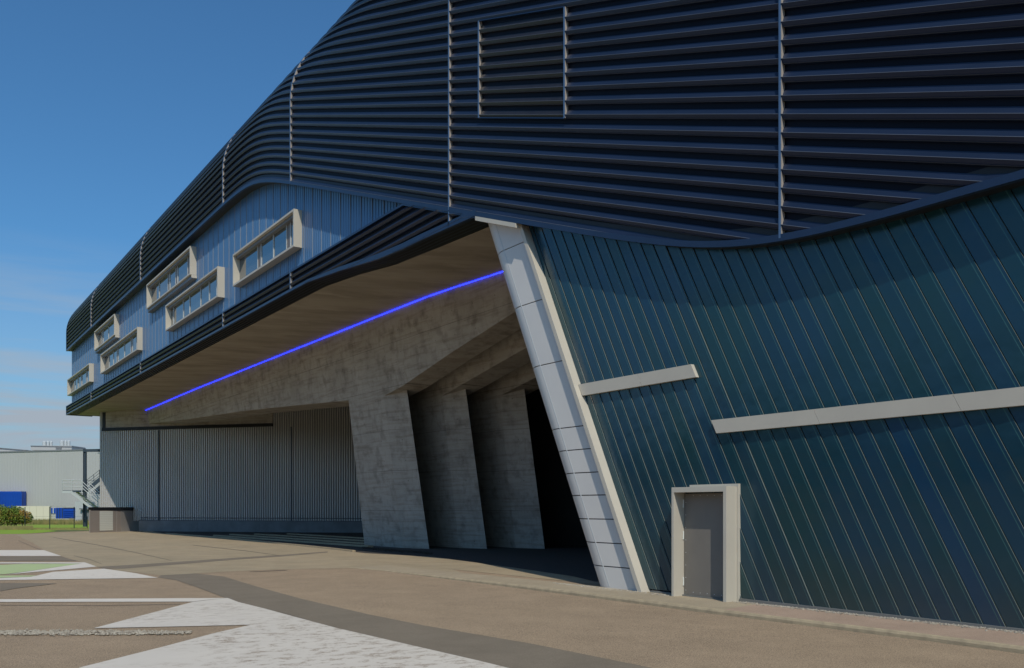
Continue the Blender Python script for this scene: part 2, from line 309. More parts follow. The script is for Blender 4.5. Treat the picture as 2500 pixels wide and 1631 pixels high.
# asphalt yard reaches to the edge of the grass at the far left
yard = [lat_s(-90, -40), lat_s(60, -40), lat_s(60, 60)] 
e1 = [G(700, 1296), G(345, 1292), G(213, 1296.5), G(140, 1299), G(60, 1303.5), G(0, 1303.8), G(-600, 1304)]
yard += [(p.x, p.y) for p in e1]
struct(sheet('yard_asphalt', yard, 0, M['asphalt'], False))
struct(sheet('lawn', [(-900, 1303.8), (0, 1303.8), (60, 1303.5), (105, 1300.3), (140, 1296.5), (120, 1294), (230, 1293.5), (260, 1275), (-900, 1275)], .004, M['lawn']))
struct(sheet('far_yard_paving', [(40, 1306), (80, 1325), (107, 1343), (150, 1358), (236, 1384), (300, 1394), (393, 1405), (475, 1400.5), (546, 1396.5), (640, 1392), (740, 1389.5), (855, 1387.3), (1000, 1400), (1180, 1416), (1000, 1355), (800, 1330), (404, 1301), (343, 1299), (213, 1299)], .004, M['asphalt_far']))
struct(sheet('repaired_strip', [(393, 1405), (475, 1400.5), (546, 1408), (628, 1433), (737, 1463), (901, 1501), (1038, 1528.5), (1300, 1573), (1587, 1631), (1750, 1662), (1320, 1662), (1174, 1616), (983, 1572), (819, 1534), (700, 1500), (582, 1471), (546, 1459), (475, 1432), (430, 1417), (385, 1410)], .007, M['asphalt_patch']))
struct(sheet('repaired_seam', [(236, 1384.5), (400, 1374.5), (560, 1363), (700, 1354), (800, 1346.5), (800, 1349.5), (700, 1358), (560, 1368), (400, 1381), (300, 1389), (254, 1389)], .008, M['asphalt_patch']))
struct(sheet('repaired_edge', [(0, 1425), (60, 1424), (140, 1425), (100, 1430), (40, 1437), (0, 1444)], .008, M['asphalt_patch']))
struct(sheet('repaired_lane', [(-60, 1359), (150, 1359), (165, 1364), (190, 1370), (-60, 1370)], .008, M['asphalt_patch']))
for i, pl in enumerate([[(130, 1312), (240, 1331), (330, 1349), (420, 1369)], [(45, 1320), (75, 1333), (100, 1343)], [(470, 1331), (600, 1345), (680, 1356)], [(180, 1357), (220, 1366), (250, 1378)], [(0, 1478), (250, 1479), (440, 1476)], [(610, 1396.5), (700, 1392.5)]]):
    a = [(x, y) for x, y in pl]; b_ = [(x, y + .55) for x, y in pl[::-1]]
    struct(sheet('pavement_joint', a + b_, .009, M['joint']))
roadmarks = [
 ('white_marking', [(-80, 1343.5), (107, 1343.5), (150, 1358), (-80, 1358)], M['paint'], 'white painted bar, farthest from the camera, on the asphalt'),
 ('white_marking', [(-60, 1373.5), (207, 1373.5), (236, 1384), (170, 1390), (92, 1396.5), (12, 1404), (60, 1397), (131, 1386.5), (199, 1376.6), (60, 1376.2), (-60, 1376.5)], M['paint'], 'white outline and tip of the faded green painted wedge'),
 ('green_marking', [(-60, 1380), (0, 1380), (60, 1377), (197, 1377), (131, 1386.2), (60, 1396.6), (10, 1403), (-60, 1404)], M['paint_green'], 'faded green painted wedge on the asphalt at the left edge'),
 ('white_marking', [(-60, 1414), (0, 1412), (75, 1409), (130, 1397), (254, 1389), (330, 1400), (386, 1411.5), (-60, 1418)], M['paint'], 'low white painted triangle right below the green wedge'),
 ('green_marking', [(-60, 1406.5), (0, 1406), (98, 1406), (72, 1408.6), (0, 1411.3), (-60, 1413)], M['paint_green'], 'thin faded green strip along the low white triangle'),
 ('white_marking', [(-60, 1464.4), (554, 1461), (514, 1464.8), (470, 1470), (-60, 1471)], M['paint'], 'long thin white painted line leading to the big arrow'),
 ('white_marking', [(472, 1470.5), (516, 1465.2), (556, 1461), (582, 1471), (650, 1488), (819, 1534), (983, 1572), (1174, 1616), (1330, 1655), (130, 1655), (197, 1631), (400, 1580), (524, 1547), (612, 1527), (382, 1532), (229, 1535)], M['paint_worn'], 'huge worn white painted arrow shape in the foreground')]
for nm, pts, mm, lb in roadmarks:
    tag(sheet(nm, pts, .010, mm), lb, 'road marking')
# loose stones
def stones(name, fn, n, r0, r1, m, label, cat='gravel'):
    b = MB()
    for i in range(n):
        p = fn(); rr = random.uniform(r0, r1); b.stone((p[0], p[1], gz(p[0], p[1]) + p[2] + rr*.3), rr)
    return tag(b.build(name, m, fix=False), label, cat, kind='stuff')
def fg():
    x = random.uniform(-60, 465); e = max(0, (x - 250) / 215); y = random.uniform(1542.5 + e*2, 1552 - e*3) + random.gauss(0, 1.3)
    p = G(x, y); return (p.x, p.y, .01)
stones('loose_gravel', fg, 1500, .008, .026, M['gravel'], 'line of pale loose stones lying on the asphalt between the arrow tips')
# kerb and raised pavement along the building
kp = [G(850, 1386.5), G(930, 1393), G(1060, 1410), G(1180, 1425.5), G(1300, 1441), G(1500, 1467), G(1737, 1498.6), G(2000, 1532), G(2268, 1566), G(2500, 1597)]
d_ = (kp[-1] - kp[-2]).normalized(); kp += [kp[-1] + d_*6, kp[-1] + d_*14]
b = MB(); prof = [(-.005, -.05), (0, .05), (.02, .082), (.06, .092), (.10, .082), (.13, .045)]
rows = []
for i, p in enumerate(kp):
    t_ = (kp[min(i+1, len(kp)-1)] - kp[max(i-1, 0)]); t_.z = 0; t_.normalize(); n_ = Vector((-t_.y, t_.x, 0))
    if n_.x < 0: n_ = -n_
    h = .12 + .88*sm(0, 4, i); rows.append([Vector((p.x, p.y, gz(p.x, p.y))) + n_*a + Vector((0, 0, c*h)) for a, c in prof])
for r0, r1 in zip(rows, rows[1:]):
    for j in range(len(prof)-1): b.quad(r0[j], r1[j], r1[j+1], r0[j+1])
kerb = b.build('kerb', M['kerb'], smooth=False); struct(kerb)
b = MB()
for i in range(len(kp)-1):
    pa, pb = rows[i][-1], rows[i+1][-1]
    ha, hb = .04*sm(0, 4, i), .04*sm(0, 4, i+1)
    qa = Vector((13.45, pa.y + .4, 0)); qb = Vector((13.45, pb.y + .4, 0))
    qa.z = gz(qa.x, qa.y) + max(ha, .006); qb.z = gz(qb.x, qb.y) + max(hb, .006)
    b.quad(pa, pb, qb, qa, 0 if i < 6 else 1)
# pinkish resurfaced part at the right
struct(b.build('pavement', [M['pave'], M['pave_pink']]))
# ballast bed under the building; its dark colour also paints the ground's shade
struct(sheet('undercroft_ground', [(14.1, 27), (14.1, 13.6), (46, 13.6), (46, 54), (24, 79), (15.4, 88), (15.2, 78), (14.6, 60), (14.3, 40)], .0065, M['asphalt_far'], False))
struct(sheet('ballast_bed_and_shade', [(404, 1303), (560, 1315), (700, 1330), (892, 1351), (1060, 1360), (1250, 1386), (1400, 1408), (1452, 1421), (1620, 1421), (1500, 1300), (880, 1299), (345, 1293)], .011, M['dark_gravel']))
for i, (a, c) in enumerate([((405, 1303.5), (1000, 1360))]):
    pass
b = MB()
cpts = [G(404, 1303.5), G(560, 1315.5), G(700, 1330.5), G(800, 1341), G(860, 1348)]
for p, q in zip(cpts, cpts[1:]):
    t_ = (q-p); t_.z = 0; n_ = Vector((-t_.y, t_.x, 0)).normalized()*.16
    b.obox(p - Vector((0, 0, .03)), q-p, n_, (0, 0, .11))
struct(b.build('ballast_kerb', M['kerb']))
sleeper0 = None
for k, (a, c) in enumerate([((560, 1306.5), (895, 1330)), ((620, 1305.5), (893, 1323)), ((700, 1305), (890, 1316.5)), ((520, 1309), (898, 1337))]):
    b = MB(); p, q = G(*a), G(*c); n_ = Vector((-(q-p).y, (q-p).x, 0)).normalized()*.3
    b.obox(p, q-p, n_, (0, 0, .1))
    tag(b.build('edging_beam', M['kerb']), ['second of the long low beams on the dark gravel, counted from the yard', 'third of the long low beams on the dark gravel, counted from the yard', 'long low beam on the dark gravel closest to the corrugated wall', 'long low beam on the dark gravel closest to the yard'][k], 'edging', 'long low beams on the dark gravel')

# ------------------------------------------------------------------ MAIN BUILDING
FAC = thing('factory_building', 'huge dark blue factory building with louvred bands, projecting windows, concrete undercroft and teal glass wall', 'building', (14, 40, 0))
XF = 13.2; P0 = .334; SL = .365; ZA, RA = 18.7, 3.4
def softmin(a, b, w): m = min(a, b); return m - w*math.log(math.exp(-(a-m)/w) + math.exp(-(b-m)/w))
def line(Y): return 10.75 + SL*(Y - 22)
def Lv(Y): return softmin(line(Y), 17.02, .45)             # louvre guide line
def Bt(Y): return -softmin(-Lv(Y), -6.83, .43)               # lower edge of the big louvred band
def S(Y, z, off):                                            # louvred skin: upright, then bending over to the roof
    if z < ZA: return Vector((XF - off, Y, z))
    ph = (z - ZA)/RA; return Vector((XF + RA - (RA+off)*math.cos(ph), Y, ZA + (RA+off)*math.sin(ph)))
PROF = [(0, .040), (.009, .056), (.013, .044), (.084, .084), (.093, .076), (.097, .042), (.205, .004), (.207, -.04), (.328, -.04), (.334, .040)]
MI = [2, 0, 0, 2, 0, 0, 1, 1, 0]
def ysamp(a, b):
    n = max(2, int((b-a)/(.7 if b < 60 else 3)) + 1); r = [a + (b-a)*i/(n-1) for i in range(n)]
    r += [q*.25 for q in range(32, 68) if a < q*.25 < b] + [35 + q*.3 for q in range(0, 32) if a < 35 + q*.3 < b]; r = sorted(set(r))
    return [x for i, x in enumerate(r) if i == 0 or i == len(r)-1 or (x - r[i-1] > .03)]
def louvres(Ya, Yb, ks=None, hole=None, zmax=24.0):
    mb = MB(); ys = ysamp(Ya, Yb); k0 = int((Bt(min(Ya, Yb)) - 20 - 0)/P0)
    for k in (ks or range(-2, 80)):
        cols = []
        for Y in ys:
            c = []
            for dz, off in PROF:
                z = Lv(Y) + (k*P0 + dz); zz = max(z, Bt(Y)); c.append((zz, off, z < Bt(Y)))
            cols.append(c)
        if all(c[-1][0] <= Bt(Y) + 1e-6 for c, Y in zip(cols, ys)): continue
        if min(c[0][0] for c in cols) > zmax: continue
        for (c0, Y0), (c1, Y1) in zip(zip(cols, ys), zip(cols[1:], ys[1:])):
            for j in range(len(PROF)-1):
                if c0[j+1][2] and c1[j+1][2]: continue
                if c0[j][0] > zmax: continue
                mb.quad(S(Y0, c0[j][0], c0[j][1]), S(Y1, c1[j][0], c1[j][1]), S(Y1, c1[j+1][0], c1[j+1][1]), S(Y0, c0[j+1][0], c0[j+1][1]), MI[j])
    return mb
def join(a, b):
    o = len(a.v); a.v += b.v; a.f += [tuple(i+o for i in f) for f in b.f]; a.m += b.m
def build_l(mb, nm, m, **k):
    return mb.build(nm, [m, M['navy_gap_shade'], M['edge_glint']], FAC, fix=False, **k)
seams = [92.8, 79.8, 61.7, 43.7, 34.6, 22.0, 10.3, -2.0, -12.0]
GY0, GY1, KG0, KG1 = 16.6, 20.4, None, None
kg = [k for k in range(0, 60) if 12.62 < Lv(20.4) + k*P0 < 15.5]
for a, b2 in zip(seams, seams[1:]):
    if a == 22.0:
        mb = louvres(GY1, a); m2 = louvres(b2, GY0); m3 = louvres(GY0, GY1, ks=[k for k in range(-2, 80) if k not in kg])
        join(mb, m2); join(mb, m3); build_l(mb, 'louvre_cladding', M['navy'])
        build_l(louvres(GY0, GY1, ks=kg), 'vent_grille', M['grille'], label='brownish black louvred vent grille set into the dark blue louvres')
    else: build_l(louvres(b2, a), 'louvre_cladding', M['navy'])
# upright fins on the panel joints
def fin(Y, z0, z1, parent=FAC, w=.038):
    f = MB(); pale = MB(); n = max(2, int((z1-z0)/.25)); zs = [z0 + (z1-z0)*i/n for i in range(n+1)]
    for a, c in zip(zs, zs[1:]):
        for (ya, yb, oa, ob, m_) in ((Y, Y+w, -.02, .09, f), (Y-.012, Y-.002, -.02, .072, pale)):
            q = [S(ya, a, oa), S(yb, a, oa), S(yb, a, ob), S(ya, a, ob), S(ya, c, oa), S(yb, c, oa), S(yb, c, ob), S(ya, c, ob)]
            m_.add(q, [(3,2,6,7), (0,3,7,4), (1,2,6,5), (0,1,2,3), (4,5,6,7)])
    o = f.build('joint_fin', M['fin'], parent); pale.build('sunlit_side', M['fin_sunlit'], o)
for Y in seams[1:-1]: fin(Y, Bt(Y), 23.0)
zt = Lv(20.4)
for Y in (GY0, GY1): fin(Y, Lv(Y) + kg[0]*P0, Lv(Y) + (kg[-1]+1)*P0)
def swept(fn, ys, m, nm, parent=FAC, **k):
    mb = MB(); prev = None
    for Y in ys:
        c = fn(Y)
        if prev:
            n = len(c)
            for j in range(n): mb.quad(prev[j], c[j], c[(j+1) % n], prev[(j+1) % n])
        else: mb.add(c, [tuple(range(len(c)))])
        prev = c
    mb.add(prev, [tuple(range(len(prev)))]); return mb.build(nm, m, parent, **k)
for kk in (kg[0], kg[-1]+1):      # head and sill of the vent grille
    swept(lambda Y: [S(Y, Lv(Y)+kk*P0-.012, .082), S(Y, Lv(Y)+kk*P0+.014, .082), S(Y, Lv(Y)+kk*P0+.014, -.02), S(Y, Lv(Y)+kk*P0-.012, -.02)], ysamp(GY0, GY1), M['navy_trim'], 'grille_frame')
ysb = ysamp(-12, 60) + ysamp(60.5, 92.8)
swept(lambda Y: [Vector((XF-.085, Y, Bt(Y)-.05)), Vector((XF-.085, Y, Bt(Y)+.075)), Vector((XF+.02, Y, Bt(Y)+.075)), Vector((XF+.02, Y, Bt(Y)-.05))], ysb, M['navy_trim'], 'edge_trim')
swept(lambda Y: [Vector((XF+.021, Y, Bt(Y)-.03)), Vector((XF+.021, Y, Bt(Y)+.3)), Vector((XF+.8, Y, Bt(Y)+.3)), Vector((XF+.8, Y, Bt(Y)-.03))], ysb, M['black'], 'band_underside')
# blue ribbed wall with the windows
XW = 13.6; mb = MB(); rd = MB(); Y = 24.4; i = 0
LBT = 11.75
while Y < 92.4:
    zt = Bt(Y) - .0
    if zt > LBT:
        Y2 = min(Y + .225, 92.4); zt2 = Bt(Y2) 
        for (a, c, xa, xb) in ((0, .17, XW, XW), (.17, .185, XW, XW+.03), (.185, .21, XW+.03, XW+.03), (.21, .225, XW+.03, XW)):
            mb.quad((xa, Y+a, LBT-.3), (xb, Y+c, LBT-.3), (xb, Y+c, zt+.2), (xa, Y+a, zt+.2))
        if i % 4 == 0: mb.box((XW-.022, Y+.002, LBT-.2), (XW+.01, Y+.012, zt), 1)
    Y += .225; i += 1
mb.quad((XW, 92.4, LBT-.3), (XW+6, 92.4, LBT-.3), (XW+6, 92.4, 17.2), (XW, 92.4, 17.2))
wall = mb.build('ribbed_wall', [M['blue_wall'], M['ridge']], FAC, fix=False)
# lower louvred band
def Bl(Y): return 10.95 - .62*sm(33.5, 24.5, Y) - .1*sm(24.5, 20, Y) if Y < 33.5 else 10.95
def sm2(a, b, x): return sm(0, 1, (x-a)/(b-a))
def Bl(Y): return 10.95 - .62*sm2(33.5, 24.5, Y) - .12*sm2(24.5, 20, Y)
def Tl(Y): return min(LBT, Bt(Y) - .05)
def low_band(Ya, Yb):
    mb = MB(); ys = ysamp(Ya, Yb)
    for k in range(-1, 6):
        for Y0, Y1 in zip(ys, ys[1:]):
            for jj, ((d0, o0), (d1, o1)) in enumerate(zip(PROF, PROF[1:])):
                za, zb = 11.75 - k*.3 + d0*.9 - .3, 11.75 - k*.3 + d1*.9 - .3
                def cl(z, Y): return min(max(z, Bl(Y)), Tl(Y))
                q = [(XF-o0*1.15, Y0, cl(za, Y0)), (XF-o0*1.15, Y1, cl(za, Y1)), (XF-o1*1.15, Y1, cl(zb, Y1)), (XF-o1*1.15, Y0, cl(zb, Y0))]
                if abs(q[0][2]-q[3][2]) < 1e-5 and abs(q[1][2]-q[2][2]) < 1e-5: continue
                mb.quad(*q, MI[jj])
    return mb
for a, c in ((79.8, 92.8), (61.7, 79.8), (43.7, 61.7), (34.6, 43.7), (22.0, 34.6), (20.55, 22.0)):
    low_band(a, c).build('lower_louvre_band', [M['navy'], M['navy_gap_shade'], M['edge_glint']], FAC, fix=False)
for Y in (79.8, 61.7, 43.7, 34.6, 22.0): fin(Y, Bl(Y), Tl(Y))
ysl = sorted(ysamp(20.55, 60) + ysamp(60.5, 92.8) + [24.6, 24.68, 24.75, 24.85])
swept(lambda Y: [Vector((XF-.09, Y, Bl(Y)-.03)), Vector((XF-.09, Y, Bl(Y)+.07+.08*sm(34, 26, Y))), Vector((XF+.02, Y, Bl(Y)+.07)), Vector((XF+.02, Y, Bl(Y)-.03))], ysl, M['navy_trim'], 'lower_edge_trim')
swept(lambda Y: [Vector((XF-.08, Y, Tl(Y)-.06)), Vector((XF-.08, Y, Tl(Y)+.01)), Vector((XW+.01, Y, Tl(Y)+.03)), Vector((XW+.01, Y, Tl(Y)-.06))], ysl, M['navy_trim'], 'upper_edge_trim')
# ribbed dark underside strip between band and soffit
mb = MB()
for Y0, Y1 in zip(ysl, ysl[1:]):
    a, c = Bl(Y0), Bl(Y1)
    for j in range(5):
        xa = XF+.022 + j*.17
        mb.quad((xa, Y0, a+.02), (xa, Y1, c+.02), (xa+.10, Y1, c+.02), (xa+.10, Y0, a+.02))
        mb.quad((xa+.10, Y0, a+.02), (xa+.10, Y1, c+.02), (xa+.17, Y1, c+.10), (xa+.17, Y0, a+.10))
mb.build('soffit_grating', M['black'], FAC)
# soffit
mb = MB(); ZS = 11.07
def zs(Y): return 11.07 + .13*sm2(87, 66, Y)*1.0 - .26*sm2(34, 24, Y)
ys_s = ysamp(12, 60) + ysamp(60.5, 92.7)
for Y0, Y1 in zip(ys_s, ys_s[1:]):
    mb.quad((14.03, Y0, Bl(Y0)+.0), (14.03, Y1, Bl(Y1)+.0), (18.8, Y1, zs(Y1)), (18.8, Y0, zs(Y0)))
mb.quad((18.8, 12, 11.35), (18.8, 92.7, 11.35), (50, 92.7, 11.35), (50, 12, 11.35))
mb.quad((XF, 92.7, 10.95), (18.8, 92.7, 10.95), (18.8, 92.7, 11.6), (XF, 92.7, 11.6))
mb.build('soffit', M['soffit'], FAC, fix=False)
# roof and closing walls
mb = MB()
mb.quad((XF+2.9, -12, 22.0), (60, -12, 22.0), (60, 92.7, 22.0), (XF+2.9, 92.7, 22.0))
mb.quad((60, -12, 0), (60, 92.7, 0), (60, 92.7, 22.0), (60, -12, 22.0))
mb.quad((XF+.4, -12, 0), (60, -12, 0), (60, -12, 22.0), (XF+.4, -12, 22.0))
pts = [(XW, 92.7, 11.6), (XW, 92.7, 17.0), (XF+.02, 92.7, 17.0), (XF+.02, 92.7, ZA)] + [tuple(S(92.7, ZA + RA*q/6*math.pi/2, -.02)) for q in range(1, 7)] + [(60, 92.7, 22.0), (60, 92.7, 11.07), (18.8, 92.7, 11.07)]
pts = [(p[0], 92.7, p[2]) for p in pts]
mb.add(pts, [tuple(t) for t in tessellate_polygon([[Vector(p) for p in pts]])])
mb.build('roof_and_back', M['navy_trim'], FAC, fix=False)
swept(lambda Y: [S(Y, z, .075) for z in [17.0 + q*.4 for q in range(14)]] + [S(Y, z, -.1) for z in [17.0 + q*.4 for q in range(13, -1, -1)]], [92.75, 92.9], M['navy_trim'], 'end_trim')
swept(lambda Y: [Vector((XF-.08, Y, 10.9)), Vector((XF-.08, Y, 11.78)), Vector((XF+2.2, Y, 11.78)), Vector((XF+2.2, Y, 10.9))], [92.75, 92.9], M['navy_trim'], 'lower_end_trim')
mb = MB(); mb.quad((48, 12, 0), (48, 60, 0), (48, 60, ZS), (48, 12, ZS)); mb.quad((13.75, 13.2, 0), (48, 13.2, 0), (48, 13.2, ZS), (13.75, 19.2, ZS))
mb.obox((26.2, 38.5, -.2), (8.5, -11, 0), (.3, .25, 0), (0, 0, 11.5)); mb.build('undercroft_shade_wall', M['shade_in'], FAC, fix=False)  # slanted dark wall added to darken the last bay
# windows
def win(xL, xR, zt, zb, shelf=False, open_end=False, kinds=(0, 1, 0, 1, 0, 0)):
    XO = 13.24; ya = PX(xR, 0, XO).y; yb = PX(xL, 0, XO).y
    # outline: box of sheet metal with a chamfered far-upper corner
    t_ = .085; f = MB()
    root = f
    f.box((XO, ya, zt-t_), (XW+.05, yb, zt)); f.box((XO, ya, zb), (XW+.05, yb, zb+t_))
    f.box((XO+.0015, ya, zb+t_), (XW+.05, ya+t_, zt-t_))
    if not open_end: f.box((XO+.0015, yb-t_, zb+t_), (XW+.05, yb, zt-t_))
    w_ = f.build('window', M['cream'], FAC)
    g = MB(); g.box((XO+.13, ya+t_, zt-t_-.13), (XW-.03, yb-t_, zt-t_-.002)); g.build('blind_box', M['grey_in'], w_)
    xs = XW - .05; zlo, zhi = zb+t_, zt-t_-.13
    g = MB(); g.box((xs, ya+t_, zlo), (xs+.03, yb-t_, zhi)); g.build('pane', M['pane'], w_)
    rr = random.Random(int(xL)); y = ya + t_ + rr.choice((1.0, 1.7))
    while y < yb - .7:
        g = MB(); g.box((xs-.035, y, zlo), (xs-.002, y+.055, zhi)); g.build('mullion', M['steel'], w_)
        if rr.random() < .5 and y < yb - 1.5:
            g = MB(); g.box((xs-.015, y+.056, zlo), (xs-.002, y+.45, zhi)); g.build('vent_flap', M['cream_dark'], w_)
            g = MB(); g.box((xs-.035, y+.451, zlo), (xs-.002, y+.506, zhi)); g.build('mullion', M['steel'], w_); y += .45
        y += rr.choice((1.35, 1.6, 2.2))
    if shelf:
        g = MB(); g.box((XO+.1, ya-.05, zb-.20), (XW+.05, yb+.1, zb-.004)); g.build('sill_box', M['grey_in'], w_)
        g = MB(); g.box((XO+.06, ya-.06, zb-.18), (XW, ya-.052, zb-.02)); g.build('sill_end', M['cream'], w_)
ZL = (14.3, 12.76); ZU = (16.57, 15.0)
win(568, 717, *ZL); win(403.7, 531, *ZL); win(245, 335, *ZL); win(164, 217.5, *ZL)
win(357.4, 463.7, *ZU, shelf=True); win(230, 278.8, *ZU, shelf=True)
# ------------------------------------------------------------------ concrete beams and columns (one leaning plane)
LN, LC = (1, 0, .163), 20.4
def LP(x, y, off=0): return on(x, y, LN, LC + off)
beam_px = [(341, 1008.5), (410, 980), (500, 948), (600, 911), (700, 865), (800, 830), (900, 796), (960, 770), (1000, 750), (1080, 720), (1150, 690), (1225, 670), (1420, 594), (1420, 668), (1251, 765), (1100, 862), (985, 941), (939, 966), (851, 977), (700, 992), (589, 1004), (456, 1024), (341, 1036)]
P = [LP(x, y) for x, y in beam_px]
for i in range(13): P[i].z = zs(P[i].y) + .05; P[i].x = LC - .163*ZS
offs = [Vector((2.4, 0, 0))]*13 + [Vector((1.25, 0, 0))]*5 + [Vector((2.2, 0, 0))]*5
mb = MB(); mb.prism(P, offs); beam = mb.build('concrete_beam', M['concrete'], FAC)
top = P[:5]
# column: flank on the leaning plane, nose turned back a little
def colm():
    B0, F0, R0 = LP(892, 1342), LP(986, 1352), LP(1051, 1355, .55)
    B1, F1, R1 = LP(851, 977), LP(938, 960), LP(993, 948, .55)
    def ext(a, b, k): return b + (b-a)*k
    F1e = ext(F0, F1, .08); R1e = ext(R0, R1, .10); B1e = B1 + (B1-B0)*.06
    back = Vector((1.6, 3.1, 0)); b = MB()
    lo = [B0, F0, R0, R0 + back, B0 + back]; hi = [B1e, F1e, R1e, R1e + back, B1e + back]
    for v in lo: v.z -= .15
    n = 5; b.add(lo + hi, [tuple(range(n))[::-1], tuple(range(n, 2*n))] + [(i, (i+1) % n, n+(i+1) % n, n+i) for i in range(n)])
    return b
shift = Vector((2.27, -1.59, 0))
for k in range(3):
    b = colm(); b.v = [p + shift*k for p in b.v]; b.build('concrete_column', M['concrete_col'], FAC)
    if k:
        q = [(800, 834.5), (1225, 670), (1420, 594), (1420, 668), (1251, 765), (939, 966), (851, 977), (800, 980)]
        PP = [LP(x, y) for x, y in q]
        for i in range(3): PP[i].z = ZS + .2; PP[i].x = LC - .163*ZS
        b = MB(); b.prism([p + shift*k for p in PP], Vector((1.25, 0, 0))); b.build('concrete_beam', M['concrete'], FAC)
# blue light line with small gaps
mb = MB(); Y = 18.5
while Y < 87.3:
    x = LC - .163*ZS; mb.bar((x-.04, Y, zs(Y)-.07), (x-.04, Y+2.34, zs(Y+2.34)-.07), .016, .020); Y += 2.4
mb.build('light_strip', M['led'], FAC, label='glowing blue light strip where the beam meets the soffit')
# ------------------------------------------------------------------ grey corrugated wall
C0 = Vector((15.4, 89.0, 0)); WD = Vector((.639, -.769, 0)).normalized(); WN = Vector((WD.y, -WD.x, 0)); 
if WN.dot(-C0) < 0: WN = -WN
def WT(x, y): p = on(x, y, WN, WN.dot(C0)); return (p - C0).dot(WD), p.z
t667 = WT(667, 1030)[0]
mb = MB(); t = 0.0
def wp(t, o, z): q = C0 + WD*t + WN*o; return Vector((q.x, q.y, z))
while t < 56:
    zt = 11.06
    for a, c, oa, ob in ((0, .085, -.06, -.06), (.085, .11, -.06, .05), (.11, .20, .05, .05), (.20, .225, .05, -.06)):
        mb.quad(wp(t+a, oa, .9), wp(t+c, ob, .9), wp(t+c, ob, zt), wp(t+a, oa, zt), 1 if oa == ob == -.06 else 0)
    t += .225
mb.quad(wp(0, 0, .3), wp(0, -6, .3), wp(0, -6, 11), wp(0, 0, 11)); mb.quad(wp(0, 0, -.3), wp(.3, 0, -.3), wp(.3, 0, .95), wp(0, 0, .95))
cw = mb.build('corrugated_wall', [M['corr'], M['corr_shade']], FAC, fix=False)
for x in (388, 711): mb = MB(); tt = WT(x, 1150)[0]; mb.obox(wp(tt, .055, .95), WD*.1, WN*.07, (0, 0, 8.2)); mb.build('downpipe', M['dark_steel'], cw)
mb = MB(); mb.obox(wp(.35, .0, 9.22), WD*(t667-.35), WN*.16, (0, 0, .28)); mb.obox(wp(.42, .0, 9.22), WD*.3, WN*.14, (0, 0, 1.7)); mb.build('flashing', M['black'], FAC)
mb = MB(); mb.obox(wp(.73, .052, 9.45), WD*(t667-.73), WN*.05, (0, 0, 1.61)); mb.build('wall_head', M['concrete'], FAC)
mb = MB()
t345 = WT(345, 1280)[0]; t = t345
while t < 54: mb.obox(wp(t, .061, -.5), WD*6.18, WN*.28, (0, 0, 1.45)); t += 6.2
mb.build('plinth', M['plinth'], FAC)
mb = MB(); mb.obox(wp(t345, .07, 1.18), WD*52, WN*.04, (0, 0, .05)); mb.obox(wp(t345, .062, .952), WD*52, WN*.32, (0, 0, .03)); mb.build('plinth_rail', M['dark_steel'], FAC)
# ------------------------------------------------------------------ leaning white column
CL = .49; XC = 13.4
def cy(Y0, z): return Y0 + CL*(z - .25)
fold, fl, fr = 15.28, 14.21, 14.08
def ztop(Y0):
    z = 9.0
    for _ in range(30): z = Bt(cy(Y0, z)) - .06
    return z
sec = [(fl, XC), (fold, XC)] + [(fold + .9*math.sin(R(a)), XC + .9*(1-math.cos(R(a)))) for a in range(6, 91, 7)] + [(fold+.9, XC+2.4), (fl, XC+2.4)]
mb = MB(); zj = [.1, .75, 1.29, 1.84, 2.4, 2.94, 3.5, 4.06, 5.72, 7.39, 9.04, None]; n = len(sec)
for a, c in zip(zj, zj[1:]):
    lo = [Vector((X, cy(Y0, a + .012), a + .012)) for Y0, X in sec]
    hi = []
    for Y0, X in sec:
        z = (c - .012) if c else ztop(Y0); z = max(z, a + .05); hi.append(Vector((X, cy(Y0, z), z)))
    mb.add(lo + hi, [(i, (i+1) % n, n+(i+1) % n, n+i) for i in range(n)] + [tuple(range(n)), tuple(range(n, 2*n))])
colw = mb.build('leaning_column', M['white_col'], FAC)
mb = MB(); 
def sl(Y0, Y1, x0, x1, zt0, zt1, m_, zb=.08):
    lo = [Vector((x0, cy(Y0, zb), zb)), Vector((x0, cy(Y1, zb), zb)), Vector((x1, cy(Y1, zb), zb)), Vector((x1, cy(Y0, zb), zb))]
    hi = [Vector((x0, cy(Y0, zt0), zt0)), Vector((x0, cy(Y1, zt1), zt1)), Vector((x1, cy(Y1, zt1), zt1)), Vector((x1, cy(Y0, zt0), zt0))]
    m_.add(lo+hi, [(0,3,2,1),(4,5,6,7),(0,1,5,4),(1,2,6,5),(2,3,7,6),(3,0,4,7)])
cs = [(fl+.03, XC+.03), (fold, XC+.03)] + [(fold + .87*math.sin(R(a)), XC + .03 + .87*(1-math.cos(R(a)))) for a in range(6, 91, 12)] + [(fold+.87, XC+2.3), (fl+.03, XC+2.3)]
lo = [Vector((X, cy(Y0, .08), .08)) for Y0, X in cs]; hi = [Vector((X, cy(Y0, ztop(Y0)-.05), ztop(Y0)-.05)) for Y0, X in cs]; n = len(cs)
mb.add(lo+hi, [(i, (i+1) % n, n+(i+1) % n, n+i) for i in range(n)]); mb.build('column_core', M['joint'], colw)
mb = MB(); sl(fold-.012, fold+.012, XC-.004, XC+.02, ztop(fold)-.1, ztop(fold)-.1, mb, .3); mb.build('edge_bead', M['steel'], colw)
mb = MB(); sl(fr-.0, fl-.002, XC-.14, XC+.15, ztop(fr), ztop(fl), mb); mb.build('column_flange', M['cream'], FAC, label='cream projecting flange along the leaning white column')
